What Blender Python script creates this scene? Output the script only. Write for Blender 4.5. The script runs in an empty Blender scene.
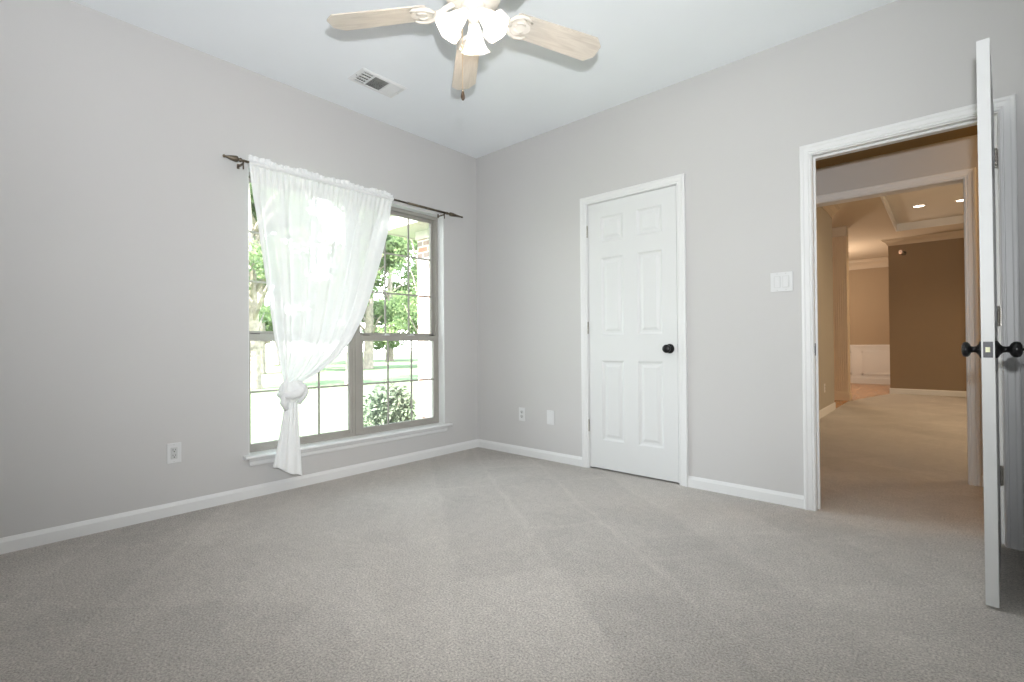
import bpy, bmesh, math, random
from mathutils import Vector, Matrix
PI = math.pi
sc = bpy.context.scene
COL = sc.collection
random.seed(7)

# ------------------------------------------------------------------ camera, sky, sun, big lights, exposure
def look_matrix(yaw, pitch, roll):
    f = Vector((-math.sin(yaw)*math.cos(pitch), math.cos(yaw)*math.cos(pitch), math.sin(pitch)))
    r = Vector((math.cos(yaw), math.sin(yaw), 0)); u = r.cross(f)
    r2 = r*math.cos(roll) + u*math.sin(roll); u2 = -r*math.sin(roll) + u*math.cos(roll)
    return Matrix((r2, u2, -f)).transposed()
CAM = Vector((3.3182, -3.2254, 0.9572))
cd = bpy.data.cameras.new('camera'); cam = bpy.data.objects.new('camera', cd); COL.objects.link(cam)
cd.sensor_width = 36; cd.sensor_fit = 'HORIZONTAL'; cd.lens = 486.08/1024*36
cd.clip_start = 0.02; cd.clip_end = 300
cam.matrix_world = Matrix.Translation(CAM) @ look_matrix(0.7287, 0.0091, -0.0082).to_4x4()
sc.camera = cam

w = bpy.data.worlds.new('sky'); sc.world = w; w.use_nodes = True
nt = w.node_tree; nt.nodes.clear()
out = nt.nodes.new('ShaderNodeOutputWorld'); bg = nt.nodes.new('ShaderNodeBackground')
tc = nt.nodes.new('ShaderNodeTexCoord'); sp = nt.nodes.new('ShaderNodeSeparateXYZ'); rp = nt.nodes.new('ShaderNodeValToRGB')
nt.links.new(tc.outputs['Generated'], sp.inputs[0]); nt.links.new(sp.outputs['Z'], rp.inputs[0])
rp.color_ramp.elements[0].color = (1.0, 1.0, 0.98, 1); rp.color_ramp.elements[1].color = (0.56, 0.77, 1.0, 1)
nt.links.new(rp.outputs[0], bg.inputs['Color']); bg.inputs['Strength'].default_value = 9.5
nt.links.new(bg.outputs[0], out.inputs[0])

def light(name, kind, loc, power, color, size=0.05, aim=None, spot=None, blend=1.0):
    d = bpy.data.lights.new(name, kind); o = bpy.data.objects.new(name, d); COL.objects.link(o)
    o.location = loc; d.energy = power; d.color = color
    if kind in ('POINT', 'SPOT'): d.shadow_soft_size = size
    if kind == 'SPOT': d.spot_size = spot; d.spot_blend = blend
    if kind == 'SUN': d.angle = size
    if aim is not None: o.rotation_euler = (Vector(aim)-Vector(loc)).to_track_quat('-Z', 'Y').to_euler()
    return o
light('sun', 'SUN', (0, -10, 10), 38.0, (1.0, 0.96, 0.88), 0.009, aim=(-0.20*10, 0, 0))
# the photographer's flash on top of the camera: the direct burst; plus an added fill spot bounced off ceiling and back wall
light('camera_flash', 'SPOT', (3.36, -3.22, 1.20), 305, (0.955, 0.98, 1.0), 0.03, aim=(1.0, -0.7, 2.15), spot=math.radians(130), blend=1.0)
light('bounce_fill', 'SPOT', (3.30, -3.10, 1.25), 110, (0.98, 0.99, 1.0), 0.10, aim=(1.9, -3.62, 2.55), spot=math.radians(80), blend=1.0)  # added fill for the room's soft ambient light
pa = bpy.data.lights.new('window_portal', 'AREA'); po = bpy.data.objects.new('window_portal', pa); COL.objects.link(po)
pa.shape = 'RECTANGLE'; pa.size = 1.62; pa.size_y = 1.86; pa.cycles.is_portal = True
po.location = (-0.19, -1.214, 1.19); po.rotation_euler = (PI/2, 0, -PI/2)

vs = sc.view_settings; sc.display_settings.display_device = 'sRGB'
vs.view_transform = 'Standard'; vs.look = 'None'; vs.gamma = 1.0; vs.use_curve_mapping = False; vs.exposure = 0.0

# ------------------------------------------------------------------ materials
def mat(name, color, rough=0.6, metal=0.0, noise=None, bump=None, spec=0.4, var=None, emit=None):
    """noise=(scale, amount) colour mottling; bump=(scale, strength, distance)."""
    m = bpy.data.materials.new(name); m.use_nodes = True
    n = m.node_tree; b = n.nodes['Principled BSDF']
    b.inputs['Base Color'].default_value = (*color, 1); b.inputs['Roughness'].default_value = rough
    b.inputs['Metallic'].default_value = metal; b.inputs['Specular IOR Level'].default_value = spec
    tcn = n.nodes.new('ShaderNodeTexCoord')
    if noise:
        t = n.nodes.new('ShaderNodeTexNoise'); t.inputs['Scale'].default_value = noise[0]; t.inputs['Detail'].default_value = 4
        n.links.new(tcn.outputs['Object'], t.inputs['Vector'])
        r = n.nodes.new('ShaderNodeValToRGB')
        a = noise[1]
        r.color_ramp.elements[0].position = 0.3; r.color_ramp.elements[1].position = 0.7
        r.color_ramp.elements[0].color = (*[c*(1-a) for c in color], 1)
        r.color_ramp.elements[1].color = (*[min(1, c*(1+a)) for c in (var or color)], 1)
        n.links.new(t.outputs['Fac'], r.inputs[0]); n.links.new(r.outputs[0], b.inputs['Base Color'])
    if bump:
        t2 = n.nodes.new('ShaderNodeTexNoise'); t2.inputs['Scale'].default_value = bump[0]; t2.inputs['Detail'].default_value = 3
        n.links.new(tcn.outputs['Object'], t2.inputs['Vector'])
        bu = n.nodes.new('ShaderNodeBump'); bu.inputs['Strength'].default_value = bump[1]; bu.inputs['Distance'].default_value = bump[2]
        n.links.new(t2.outputs['Fac'], bu.inputs['Height']); n.links.new(bu.outputs[0], b.inputs['Normal'])
    if emit:
        b.inputs['Emission Color'].default_value = (*emit[0], 1); b.inputs['Emission Strength'].default_value = emit[1]
    return m

M = {}
M['wall'] = mat('greige_wall_paint', (0.565, 0.558, 0.553), 0.75, noise=(1.2, 0.012), bump=(220, 0.12, 0.002), spec=0.2)
M['ceiling'] = mat('ceiling_paint', (0.88, 0.91, 0.94), 0.9, noise=(2, 0.01), bump=(150, 0.1, 0.002), spec=0.1)
M['trim'] = mat('white_trim_paint', (0.745, 0.75, 0.75), 0.38, noise=(3, 0.012), spec=0.4)
M['door'] = mat('white_door_paint', (0.69, 0.70, 0.70), 0.42, noise=(3, 0.01), bump=(90, 0.05, 0.001), spec=0.4)
M['frame'] = mat('taupe_window_metal', (0.36, 0.345, 0.315), 0.5, noise=(8, 0.04), spec=0.3)
M['frame_dark'] = mat('dark_latch_metal', (0.05, 0.045, 0.04), 0.5, noise=(20, 0.1))
M['bronze'] = mat('aged_bronze', (0.14, 0.115, 0.085), 0.42, 0.7, noise=(40, 0.35))
M['black'] = mat('black_bronze_knob', (0.012, 0.012, 0.013), 0.28, 0.3, noise=(60, 0.2))
M['latch'] = mat('dark_latch_plate', (0.05, 0.05, 0.055), 0.4, 0.6, noise=(60, 0.2))
M['brass'] = mat('latch_bolt_brass', (0.75, 0.70, 0.55), 0.3, 0.8, noise=(60, 0.1))
M['steel'] = mat('nickel_hinge', (0.42, 0.40, 0.36), 0.32, 0.9, noise=(50, 0.15))
M['plastic'] = mat('white_plastic_plate', (0.68, 0.685, 0.69), 0.35, noise=(10, 0.008), spec=0.5)
M['plastic2'] = mat('plastic_insert_and_gap_shade', (0.55, 0.56, 0.555), 0.3, noise=(10, 0.008), spec=0.5)  # insert plastic, darkened so the switch frame reads as a shadow gap
M['slot'] = mat('socket_slot', (0.02, 0.02, 0.02), 0.7, noise=(30, 0.1))
M['fan_white'] = mat('antique_white_metal', (0.80, 0.74, 0.66), 0.4, noise=(25, 0.04), spec=0.45)
M['vent'] = mat('vent_enamel', (0.78, 0.79, 0.79), 0.45, noise=(12, 0.02))
M['duct'] = mat('dark_duct', (0.27, 0.275, 0.26), 0.8, noise=(20, 0.2))
M['cream'] = mat('cream_trim_paint', (0.58, 0.50, 0.40), 0.5, noise=(3, 0.02))
M['column'] = mat('warm_beige_column', (0.68, 0.56, 0.42), 0.6, noise=(3, 0.02))
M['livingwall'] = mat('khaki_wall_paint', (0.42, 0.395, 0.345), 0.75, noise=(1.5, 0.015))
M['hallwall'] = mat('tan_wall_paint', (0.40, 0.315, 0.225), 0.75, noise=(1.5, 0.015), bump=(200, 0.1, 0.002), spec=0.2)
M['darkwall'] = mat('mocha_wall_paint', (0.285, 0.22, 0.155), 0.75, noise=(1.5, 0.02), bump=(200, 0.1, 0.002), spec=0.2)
M['lowceil'] = mat('shaded_hall_ceiling', (0.30, 0.215, 0.10), 0.85, noise=(2, 0.02), spec=0.1)  # dark ochre base holds the hall ceiling's dim orange light
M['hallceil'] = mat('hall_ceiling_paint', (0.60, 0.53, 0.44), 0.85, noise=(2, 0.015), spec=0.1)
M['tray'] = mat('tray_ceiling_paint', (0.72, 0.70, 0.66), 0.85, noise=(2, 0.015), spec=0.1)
M['cord'] = mat('pull_cord', (0.55, 0.40, 0.25), 0.6, noise=(60, 0.1))
M['fob'] = mat('dark_walnut_fob', (0.06, 0.035, 0.02), 0.3, noise=(80, 0.3))
M['fascia'] = mat('tan_fascia_paint', (0.50, 0.47, 0.43), 0.7, noise=(5, 0.05))
M['bark'] = mat('tree_bark', (0.26, 0.22, 0.18), 0.9, noise=(6, 0.35), bump=(14, 0.7, 0.05))
M['amber'] = mat('amber_glass', (0.75, 0.55, 0.40), 0.25, noise=(30, 0.1), emit=((1.0, 0.62, 0.45), 0.25))
M['can'] = mat('recessed_lamp', (0.9, 0.9, 0.9), 0.5, noise=(30, 0.02), emit=((1.0, 0.86, 0.66), 9.0))
M['bulb'] = mat('lit_bulb', (1, 1, 1), 0.5, noise=(30, 0.02), emit=((1.0, 0.80, 0.58), 5.0))
M['shade'] = mat('frosted_lit_glass', (0.92, 0.90, 0.86), 0.35, noise=(20, 0.03), emit=((1.0, 0.93, 0.82), 1.15))

def carpet_material():
    m = bpy.data.materials.new('cut_pile_carpet'); m.use_nodes = True
    n = m.node_tree; L = n.links; b = n.nodes['Principled BSDF']
    b.inputs['Roughness'].default_value = 1.0; b.inputs['Specular IOR Level'].default_value = 0.05
    b.inputs['Sheen Weight'].default_value = 0.25; b.inputs['Sheen Roughness'].default_value = 0.6
    tcn = n.nodes.new('ShaderNodeTexCoord')
    def noise(scale, detail=3, rough=0.6, dist=0.0, stretch=None):
        t = n.nodes.new('ShaderNodeTexNoise'); t.inputs['Scale'].default_value = scale
        t.inputs['Detail'].default_value = detail; t.inputs['Roughness'].default_value = rough; t.inputs['Distortion'].default_value = dist
        if stretch:
            mp = n.nodes.new('ShaderNodeMapping'); mp.inputs['Scale'].default_value = stretch[0]; mp.inputs['Rotation'].default_value = (0, 0, stretch[1])
            L.new(tcn.outputs['Object'], mp.inputs['Vector']); L.new(mp.outputs[0], t.inputs['Vector'])
        else: L.new(tcn.outputs['Object'], t.inputs['Vector'])
        return t.outputs['Fac']
    def rng(x, a, b_, lo, hi):
        r = n.nodes.new('ShaderNodeMapRange'); L.new(x, r.inputs[0])
        for i, v in zip((1, 2, 3, 4), (a, b_, lo, hi)): r.inputs[i].default_value = v
        return r.outputs[0]
    def mul(x, y):
        q = n.nodes.new('ShaderNodeMath'); q.operation = 'MULTIPLY'; L.new(x, q.inputs[0]); L.new(y, q.inputs[1]); return q.outputs[0]
    fine = rng(noise(135, 4, 0.8), 0.32, 0.68, 0.42, 1.52)
    mid = rng(noise(22, 4, 0.65), 0.3, 0.7, 0.90, 1.08)
    # strokes a vacuum cleaner leaves in the pile: long lanes and blunt patches
    def strokes(rot, bw, rh, lo, hi, warp):
        mp = n.nodes.new('ShaderNodeMapping'); mp.inputs['Rotation'].default_value = (0, 0, rot)
        nz = n.nodes.new('ShaderNodeTexNoise'); nz.inputs['Scale'].default_value = 5.0; nz.inputs['Detail'].default_value = 5; L.new(tcn.outputs['Object'], nz.inputs['Vector'])
        sc_ = n.nodes.new('ShaderNodeVectorMath'); sc_.operation = 'SCALE'; sc_.inputs['Scale'].default_value = warp; L.new(nz.outputs['Color'], sc_.inputs[0])
        av = n.nodes.new('ShaderNodeVectorMath'); L.new(tcn.outputs['Object'], av.inputs[0]); L.new(sc_.outputs[0], av.inputs[1])
        L.new(av.outputs[0], mp.inputs['Vector'])
        bt = n.nodes.new('ShaderNodeTexBrick'); bt.inputs['Scale'].default_value = 1.0; bt.inputs['Mortar Size'].default_value = 0.03; bt.inputs['Mortar Smooth'].default_value = 1.0
        bt.inputs['Brick Width'].default_value = bw; bt.inputs['Row Height'].default_value = rh; bt.offset = 0.37
        bt.inputs['Color1'].default_value = (lo, lo, lo, 1); bt.inputs['Color2'].default_value = (hi, hi, hi, 1); bt.inputs['Mortar'].default_value = ((lo+hi)/2+0.03,)*3+(1,)
        L.new(mp.outputs[0], bt.inputs['Vector']); return bt.outputs['Color']
    lane = strokes(0.62, 1.3, 0.42, 0.90, 1.05, 0.10)
    patch = mul(strokes(-0.75, 1.0, 0.55, 0.92, 1.04, 0.14), rng(noise(1.7, 3, 0.6, 0.8), 0.42, 0.58, 0.95, 1.04))
    f = mul(mul(fine, mid), mul(lane, patch))
    c = n.nodes.new('ShaderNodeVectorMath'); c.operation = 'SCALE'; c.inputs[0].default_value = (0.472, 0.437, 0.402)
    L.new(f, c.inputs['Scale']); L.new(c.outputs[0], b.inputs['Base Color'])
    bu = n.nodes.new('ShaderNodeBump'); bu.inputs['Strength'].default_value = 0.6; bu.inputs['Distance'].default_value = 0.012
    L.new(noise(110, 3, 0.7), bu.inputs['Height']); L.new(bu.outputs[0], b.inputs['Normal'])
    return m
M['carpet'] = carpet_material()

def wood_material(name, c1, c2, scale=(1, 14, 14), rough=0.45, rot=0):
    m = bpy.data.materials.new(name); m.use_nodes = True
    n = m.node_tree; L = n.links; b = n.nodes['Principled BSDF']; b.inputs['Roughness'].default_value = rough
    tcn = n.nodes.new('ShaderNodeTexCoord'); mp = n.nodes.new('ShaderNodeMapping'); mp.inputs['Scale'].default_value = scale; mp.inputs['Rotation'].default_value = (0, 0, rot)
    t = n.nodes.new('ShaderNodeTexNoise'); t.inputs['Scale'].default_value = 4; t.inputs['Detail'].default_value = 6; t.inputs['Distortion'].default_value = 0.8
    r = n.nodes.new('ShaderNodeValToRGB'); r.color_ramp.elements[0].position = 0.35; r.color_ramp.elements[1].position = 0.65
    r.color_ramp.elements[0].color = (*c1, 1); r.color_ramp.elements[1].color = (*c2, 1)
    L.new(tcn.outputs['Object'], mp.inputs['Vector']); L.new(mp.outputs[0], t.inputs['Vector']); L.new(t.outputs['Fac'], r.inputs[0]); L.new(r.outputs[0], b.inputs['Base Color'])
    return m
M['blade'] = wood_material('bleached_oak_blade', (0.56, 0.50, 0.43), (0.68, 0.62, 0.54), (1.5, 12, 12))
M['woodfloor'] = wood_material('oak_floor', (0.36, 0.17, 0.06), (0.50, 0.27, 0.11), (12, 1, 1), 0.22)

def brick_material():
    m = bpy.data.materials.new('red_brick'); m.use_nodes = True
    n = m.node_tree; L = n.links; b = n.nodes['Principled BSDF']; b.inputs['Roughness'].default_value = 0.85
    tcn = n.nodes.new('ShaderNodeTexCoord'); mp = n.nodes.new('ShaderNodeMapping'); mp.inputs['Rotation'].default_value = (PI/2, 0, 0)
    t = n.nodes.new('ShaderNodeTexBrick'); t.inputs['Scale'].default_value = 1.0
    t.inputs['Brick Width'].default_value = 0.21; t.inputs['Row Height'].default_value = 0.078; t.inputs['Mortar Size'].default_value = 0.009
    t.inputs['Color1'].default_value = (0.42, 0.19, 0.13, 1); t.inputs['Color2'].default_value = (0.23, 0.20, 0.20, 1); t.inputs['Mortar'].default_value = (0.62, 0.60, 0.56, 1)
    L.new(tcn.outputs['Object'], mp.inputs['Vector']); L.new(mp.outputs[0], t.inputs['Vector']); L.new(t.outputs['Color'], b.inputs['Base Color'])
    return m
M['brick'] = brick_material()

def leaf_material(name, c1, c2, trans=0.45):
    m = bpy.data.materials.new(name); m.use_nodes = True
    n = m.node_tree; L = n.links; n.nodes.remove(n.nodes['Principled BSDF']); o = n.nodes['Material Output']
    tcn = n.nodes.new('ShaderNodeTexCoord'); t = n.nodes.new('ShaderNodeTexNoise'); t.inputs['Scale'].default_value = 1.3; t.inputs['Detail'].default_value = 5
    r = n.nodes.new('ShaderNodeValToRGB'); r.color_ramp.elements[0].position = 0.35; r.color_ramp.elements[1].position = 0.65
    r.color_ramp.elements[0].color = (*c1, 1); r.color_ramp.elements[1].color = (*c2, 1)
    d = n.nodes.new('ShaderNodeBsdfDiffuse'); tr = n.nodes.new('ShaderNodeBsdfTranslucent'); mx = n.nodes.new('ShaderNodeMixShader'); mx.inputs[0].default_value = trans
    L.new(tcn.outputs['Object'], t.inputs['Vector']); L.new(t.outputs['Fac'], r.inputs[0])
    L.new(r.outputs[0], d.inputs[0]); L.new(r.outputs[0], tr.inputs[0]); L.new(d.outputs[0], mx.inputs[1]); L.new(tr.outputs[0], mx.inputs[2]); L.new(mx.outputs[0], o.inputs[0])
    return m
M['leaf'] = leaf_material('tree_leaves', (0.075, 0.12, 0.05), (0.20, 0.26, 0.12))
M['leaf2'] = leaf_material('light_tree_leaves', (0.095, 0.145, 0.065), (0.24, 0.30, 0.15))
M['shrub'] = leaf_material('shrub_leaves', (0.10, 0.135, 0.10), (0.26, 0.295, 0.215), 0.25)
M['grass'] = mat('mown_lawn', (0.14, 0.18, 0.10), 0.95, noise=(3, 0.15), bump=(30, 0.4, 0.05), spec=0.05)

def sheer_material(name, gaps, edge, trans, col=(0.93, 0.94, 0.94)):
    """thin voile: gaps = (height, open share) pairs, the cloth closing up where it is gathered; edge-on it is denser."""
    m = bpy.data.materials.new(name); m.use_nodes = True
    n = m.node_tree; L = n.links; n.nodes.remove(n.nodes['Principled BSDF']); o = n.nodes['Material Output']
    tcn = n.nodes.new('ShaderNodeTexCoord'); wv = n.nodes.new('ShaderNodeTexNoise'); wv.inputs['Scale'].default_value = 60
    L.new(tcn.outputs['Object'], wv.inputs['Vector'])
    sz = n.nodes.new('ShaderNodeSeparateXYZ'); L.new(tcn.outputs['Object'], sz.inputs[0])
    mr = n.nodes.new('ShaderNodeMapRange'); mr.interpolation_type = 'SMOOTHSTEP'
    mr.inputs[1].default_value = gaps[0][0]; mr.inputs[2].default_value = gaps[1][0]; mr.inputs[3].default_value = gaps[0][1]; mr.inputs[4].default_value = gaps[1][1]
    L.new(sz.outputs['Z'], mr.inputs[0])
    lw = n.nodes.new('ShaderNodeLayerWeight'); lw.inputs['Blend'].default_value = 0.4
    me_ = n.nodes.new('ShaderNodeMapRange'); me_.inputs[3].default_value = 1.0; me_.inputs[4].default_value = edge; L.new(lw.outputs['Facing'], me_.inputs[0])
    mm = n.nodes.new('ShaderNodeMath'); mm.operation = 'MULTIPLY'; L.new(mr.outputs[0], mm.inputs[0]); L.new(me_.outputs[0], mm.inputs[1])
    ad = n.nodes.new('ShaderNodeMath'); ad.operation = 'MULTIPLY_ADD'; L.new(wv.outputs['Fac'], ad.inputs[0]); ad.inputs[1].default_value = 0.04
    L.new(mm.outputs[0], ad.inputs[2])
    d = n.nodes.new('ShaderNodeBsdfDiffuse'); d.inputs[0].default_value = (*col, 1)
    tr = n.nodes.new('ShaderNodeBsdfTranslucent'); tr.inputs[0].default_value = (*col, 1)
    mx = n.nodes.new('ShaderNodeMixShader'); mx.inputs[0].default_value = trans
    tp = n.nodes.new('ShaderNodeBsdfTransparent'); mx2 = n.nodes.new('ShaderNodeMixShader')
    L.new(d.outputs[0], mx.inputs[1]); L.new(tr.outputs[0], mx.inputs[2]); L.new(ad.outputs[0], mx2.inputs[0])
    L.new(mx.outputs[0], mx2.inputs[1]); L.new(tp.outputs[0], mx2.inputs[2]); L.new(mx2.outputs[0], o.inputs[0])
    return m
M['sheer'] = sheer_material('white_sheer_voile', ((0.75, 0.03), (1.75, 0.20)), 0.12, 0.09)
M['sheer_dense'] = sheer_material('gathered_voile', ((0.0, 0.03), (2.0, 0.12)), 0.1, 0.08)

def glass_material():
    m = bpy.data.materials.new('window_glass'); m.use_nodes = True
    n = m.node_tree; L = n.links; n.nodes.remove(n.nodes['Principled BSDF']); o = n.nodes['Material Output']
    fr = n.nodes.new('ShaderNodeFresnel'); fr.inputs[0].default_value = 1.45
    ns = n.nodes.new('ShaderNodeTexNoise'); ns.inputs['Scale'].default_value = 2.0
    bu = n.nodes.new('ShaderNodeBump'); bu.inputs['Strength'].default_value = 0.01; L.new(ns.outputs['Fac'], bu.inputs['Height'])
    tp = n.nodes.new('ShaderNodeBsdfTransparent'); tp.inputs[0].default_value = (0.95, 0.97, 0.96, 1)
    gl = n.nodes.new('ShaderNodeBsdfGlossy'); gl.inputs['Roughness'].default_value = 0.02; L.new(bu.outputs[0], gl.inputs['Normal'])
    mx = n.nodes.new('ShaderNodeMixShader'); L.new(fr.outputs[0], mx.inputs[0]); L.new(tp.outputs[0], mx.inputs[1]); L.new(gl.outputs[0], mx.inputs[2]); L.new(mx.outputs[0], o.inputs[0])
    return m
M['glass'] = glass_material()

# ------------------------------------------------------------------ mesh helpers
class MB:
    def __init__(s): s.v = []; s.f = []; s.sm = []
    def add(s, vs, fs, smooth=False):
        o = len(s.v); s.v += [tuple(x) for x in vs]; s.f += [tuple(i+o for i in f) for f in fs]; s.sm += [smooth]*len(fs); return s
    def box(s, x0, x1, y0, y1, z0, z1, b=0.0):
        x0, x1 = min(x0, x1), max(x0, x1); y0, y1 = min(y0, y1), max(y0, y1); z0, z1 = min(z0, z1), max(z0, z1)
        if b <= 0:
            v = [(x, y, z) for z in (z0, z1) for y in (y0, y1) for x in (x0, x1)]
            return s.add(v, [(0, 2, 3, 1), (4, 5, 7, 6), (0, 1, 5, 4), (2, 6, 7, 3), (0, 4, 6, 2), (1, 3, 7, 5)])
        bm = bmesh.new(); bmesh.ops.create_cube(bm, size=1)
        for q in bm.verts: q.co = Vector(((x0+x1)/2+q.co.x*(x1-x0), (y0+y1)/2+q.co.y*(y1-y0), (z0+z1)/2+q.co.z*(z1-z0)))
        bmesh.ops.bevel(bm, geom=list(bm.edges), offset=b, segments=2, affect='EDGES', profile=0.5)
        return s.frombm(bm)
    def frombm(s, bm, smooth=False):
        bm.verts.index_update(); s.add([q.co[:] for q in bm.verts], [[q.index for q in f.verts] for f in bm.faces], smooth); bm.free(); return s
    def loops(s, rings, closed=True, cap=True, smooth=False):
        """skin a list of equal-length rings."""
        n = len(rings[0]); v = [p for r in rings for p in r]; f = []
        for i in range(len(rings)-1):
            for j in range(n if closed else n-1):
                a = i*n+j; b = i*n+(j+1) % n
                f.append((a, b, b+n, a+n))
        s.add(v, f, smooth)
        if cap and closed:
            o = len(s.v)-len(v)
            s.f.append(tuple(o+j for j in reversed(range(n)))); s.sm.append(False)
            s.f.append(tuple(o+(len(rings)-1)*n+j for j in range(n))); s.sm.append(False)
        return s
    def prism(s, prof, axis, a0, a1):
        """closed 2-D profile pushed along an axis; profile axes are the other two in xyz order."""
        def P(p, a):
            return {'x': (a, p[0], p[1]), 'y': (p[0], a, p[1]), 'z': (p[0], p[1], a)}[axis]
        return s.loops([[P(p, a0) for p in prof], [P(p, a1) for p in prof]])
    def lathe(s, prof, c, axis=(0, 0, 1), seg=24, smooth=True, ruffle=None):
        ax = Vector(axis).normalized(); t = Vector((0, 0, 1)) if abs(ax.z) < 0.9 else Vector((1, 0, 0))
        e1 = ax.cross(t).normalized(); e2 = ax.cross(e1); c = Vector(c); rings = []
        for k, (r, h) in enumerate(prof):
            R = []
            for j in range(seg):
                a = 2*PI*j/seg; rr = max(r, 1e-4)*(1 + (ruffle(k, a) if ruffle else 0))
                R.append(c + ax*h + (e1*math.cos(a)+e2*math.sin(a))*rr)
            rings.append(R)
        return s.loops(rings, smooth=smooth)
    def tube(s, pts, r, seg=10, smooth=True):
        pts = [Vector(p) for p in pts]; rs = r if isinstance(r, (list, tuple)) else [r]*len(pts); rings = []; up = None
        for i, p in enumerate(pts):
            d = (pts[min(i+1, len(pts)-1)]-pts[max(i-1, 0)]).normalized()
            if up is None: up = d.orthogonal().normalized()
            e1 = (up - d*up.dot(d)).normalized(); up = e1; e2 = d.cross(e1)
            rings.append([p + (e1*math.cos(2*PI*j/seg)+e2*math.sin(2*PI*j/seg))*rs[i] for j in range(seg)])
        return s.loops(rings, smooth=smooth)
    def grid(s, fn, nu, nv, smooth=True):
        v = [fn(i/nu, j/nv) for j in range(nv+1) for i in range(nu+1)]; f = []
        for j in range(nv):
            for i in range(nu):
                a = j*(nu+1)+i; f.append((a, a+1, a+nu+2, a+nu+1))
        return s.add(v, f, smooth)
    def build(s, name, m, parent=None, xf=None):
        me = bpy.data.meshes.new(name); me.from_pydata(s.v, [], s.f)
        me.polygons.foreach_set('use_smooth', s.sm); me.materials.append(m)
        bm = bmesh.new(); bm.from_mesh(me); bmesh.ops.recalc_face_normals(bm, faces=bm.faces); bm.to_mesh(me); bm.free()
        me.update()
        o = bpy.data.objects.new(name, me); COL.objects.link(o)
        if xf is not None: o.matrix_local = xf
        if parent is not None: o.parent = parent
        return o

def tag(o, label=None, cat=None, group=None, kind=None):
    if label: o['label'] = label
    if cat: o['category'] = cat
    if group: o['group'] = group
    if kind: o['kind'] = kind
    return o
def empty(name, loc=(0, 0, 0), rz=0):
    o = bpy.data.objects.new(name, None); COL.objects.link(o); o.location = loc; o.rotation_euler = (0, 0, rz); o.empty_display_size = 0.1; return o
def struct(mb, name, m, label=None, cat=None):
    return tag(mb.build(name, m), label, cat, kind='structure')

def wall_cells(mb, axis, lo, hi, z0, z1, t0, t1, holes):
    """wall slab with rectangular holes, axis 'x' runs along x (thickness in y) or 'y'."""
    us = sorted({lo, hi, *[h[0] for h in holes], *[h[1] for h in holes]}); zs = sorted({z0, z1, *[h[2] for h in holes], *[h[3] for h in holes]})
    for a, b in zip(us, us[1:]):
        for c, d in zip(zs, zs[1:]):
            mu, mz = (a+b)/2, (c+d)/2
            if any(h[0] < mu < h[1] and h[2] < mz < h[3] for h in holes): continue
            if axis == 'x': mb.box(a, b, t0, t1, c, d)
            else: mb.box(t0, t1, a, b, c, d)
    return mb

H = 2.74; XR = 3.66; YF = -3.62
WY0, WY1, WZ0, WZ1 = -2.032, -0.408, 0.25, 2.115      # window opening
# ------------------------------------------------------------------ the room shell
struct(MB().box(-0.2, XR+0.12, YF-0.12, 0.0, -0.12, 0).box(0.95, 6.6, 0, 5.1, -0.12, 0).prism([(2.11, 5.1), (6.6, 5.1), (6.6, 8.3), (2.53, 8.3), (2.12, 6.42)], 'z', -0.12, 0),
       'floor', M['carpet'], 'greige cut-pile carpet running from the bedroom through the hall', 'floor')
struct(MB().box(-0.2, XR+0.12, YF-0.12, 0.115, H, H+0.12), 'ceiling', M['ceiling'], 'plain white bedroom ceiling holding the fan', 'ceiling')
struct(wall_cells(MB(), 'y', YF-0.12, 0.115, -0.3, H, -0.20, 0.0, [(WY0, WY1, WZ0, WZ1)]), 'wall_left', M['wall'], 'greige bedroom wall with the curtained window', 'wall')
struct(wall_cells(MB(), 'x', 0.0, XR+0.12, 0, H, 0.0, 0.115, [(1.225, 1.971, 0, 2.066), (2.739, 3.536, 0, 2.052)]), 'wall_back', M['wall'], 'greige bedroom wall with the closet door and hall doorway', 'wall')
struct(MB().box(XR, XR+0.12, YF-0.12, 0.0, 0, H), 'wall_right', M['wall'], 'greige bedroom wall behind the open door', 'wall')
struct(MB().box(0, XR, YF-0.12, YF, 0, H), 'wall_front', M['wall'], 'greige bedroom wall behind the camera', 'wall')
# closet behind the shut door
struct(MB().box(1.0, 1.1, 0.115, 0.75, 0, 2.4).box(1.975, 2.04, 0.115, 0.75, 0, 2.4).box(1.0, 2.04, 0.75, 0.83, 0, 2.4).box(1.0, 2.04, 0.115, 0.83, 2.4, 2.5), 'wall_closet', M['wall'])

# baseboards: bevelled top
def base_prof(sgn=1): return [(0, 0), (0.012*sgn, 0), (0.012*sgn, 0.054), (0.0105*sgn, 0.057), (0.004*sgn, 0.0725), (0, 0.0738)]
struct(MB().prism(base_prof(), 'y', YF, 0.0), 'baseboard_left', M['trim'], 'white baseboard under the window', 'baseboard')
def base_x(x0, x1, y, sgn, m=None):   # runs along x on a wall face at y, projecting sgn*y
    return MB().prism([(y+sgn*t, z) for t, z in base_prof()], 'x', x0, x1)
struct(base_x(0.012, 1.178, 0, -1), 'baseboard_back', M['trim'], 'white baseboard left of the closet door', 'baseboard')
struct(base_x(2.018, 2.698, 0, -1), 'baseboard_middle', M['trim'], 'white baseboard between closet door and hall doorway', 'baseboard')
struct(base_x(3.573, XR, 0, -1), 'baseboard_corner', M['trim'])
struct(MB().prism([(XR-t, z) for t, z in base_prof()], 'y', YF, -0.012), 'baseboard_right', M['trim'])
struct(base_x(0.012, XR-0.012, YF, 1), 'baseboard_front', M['trim'])

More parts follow.
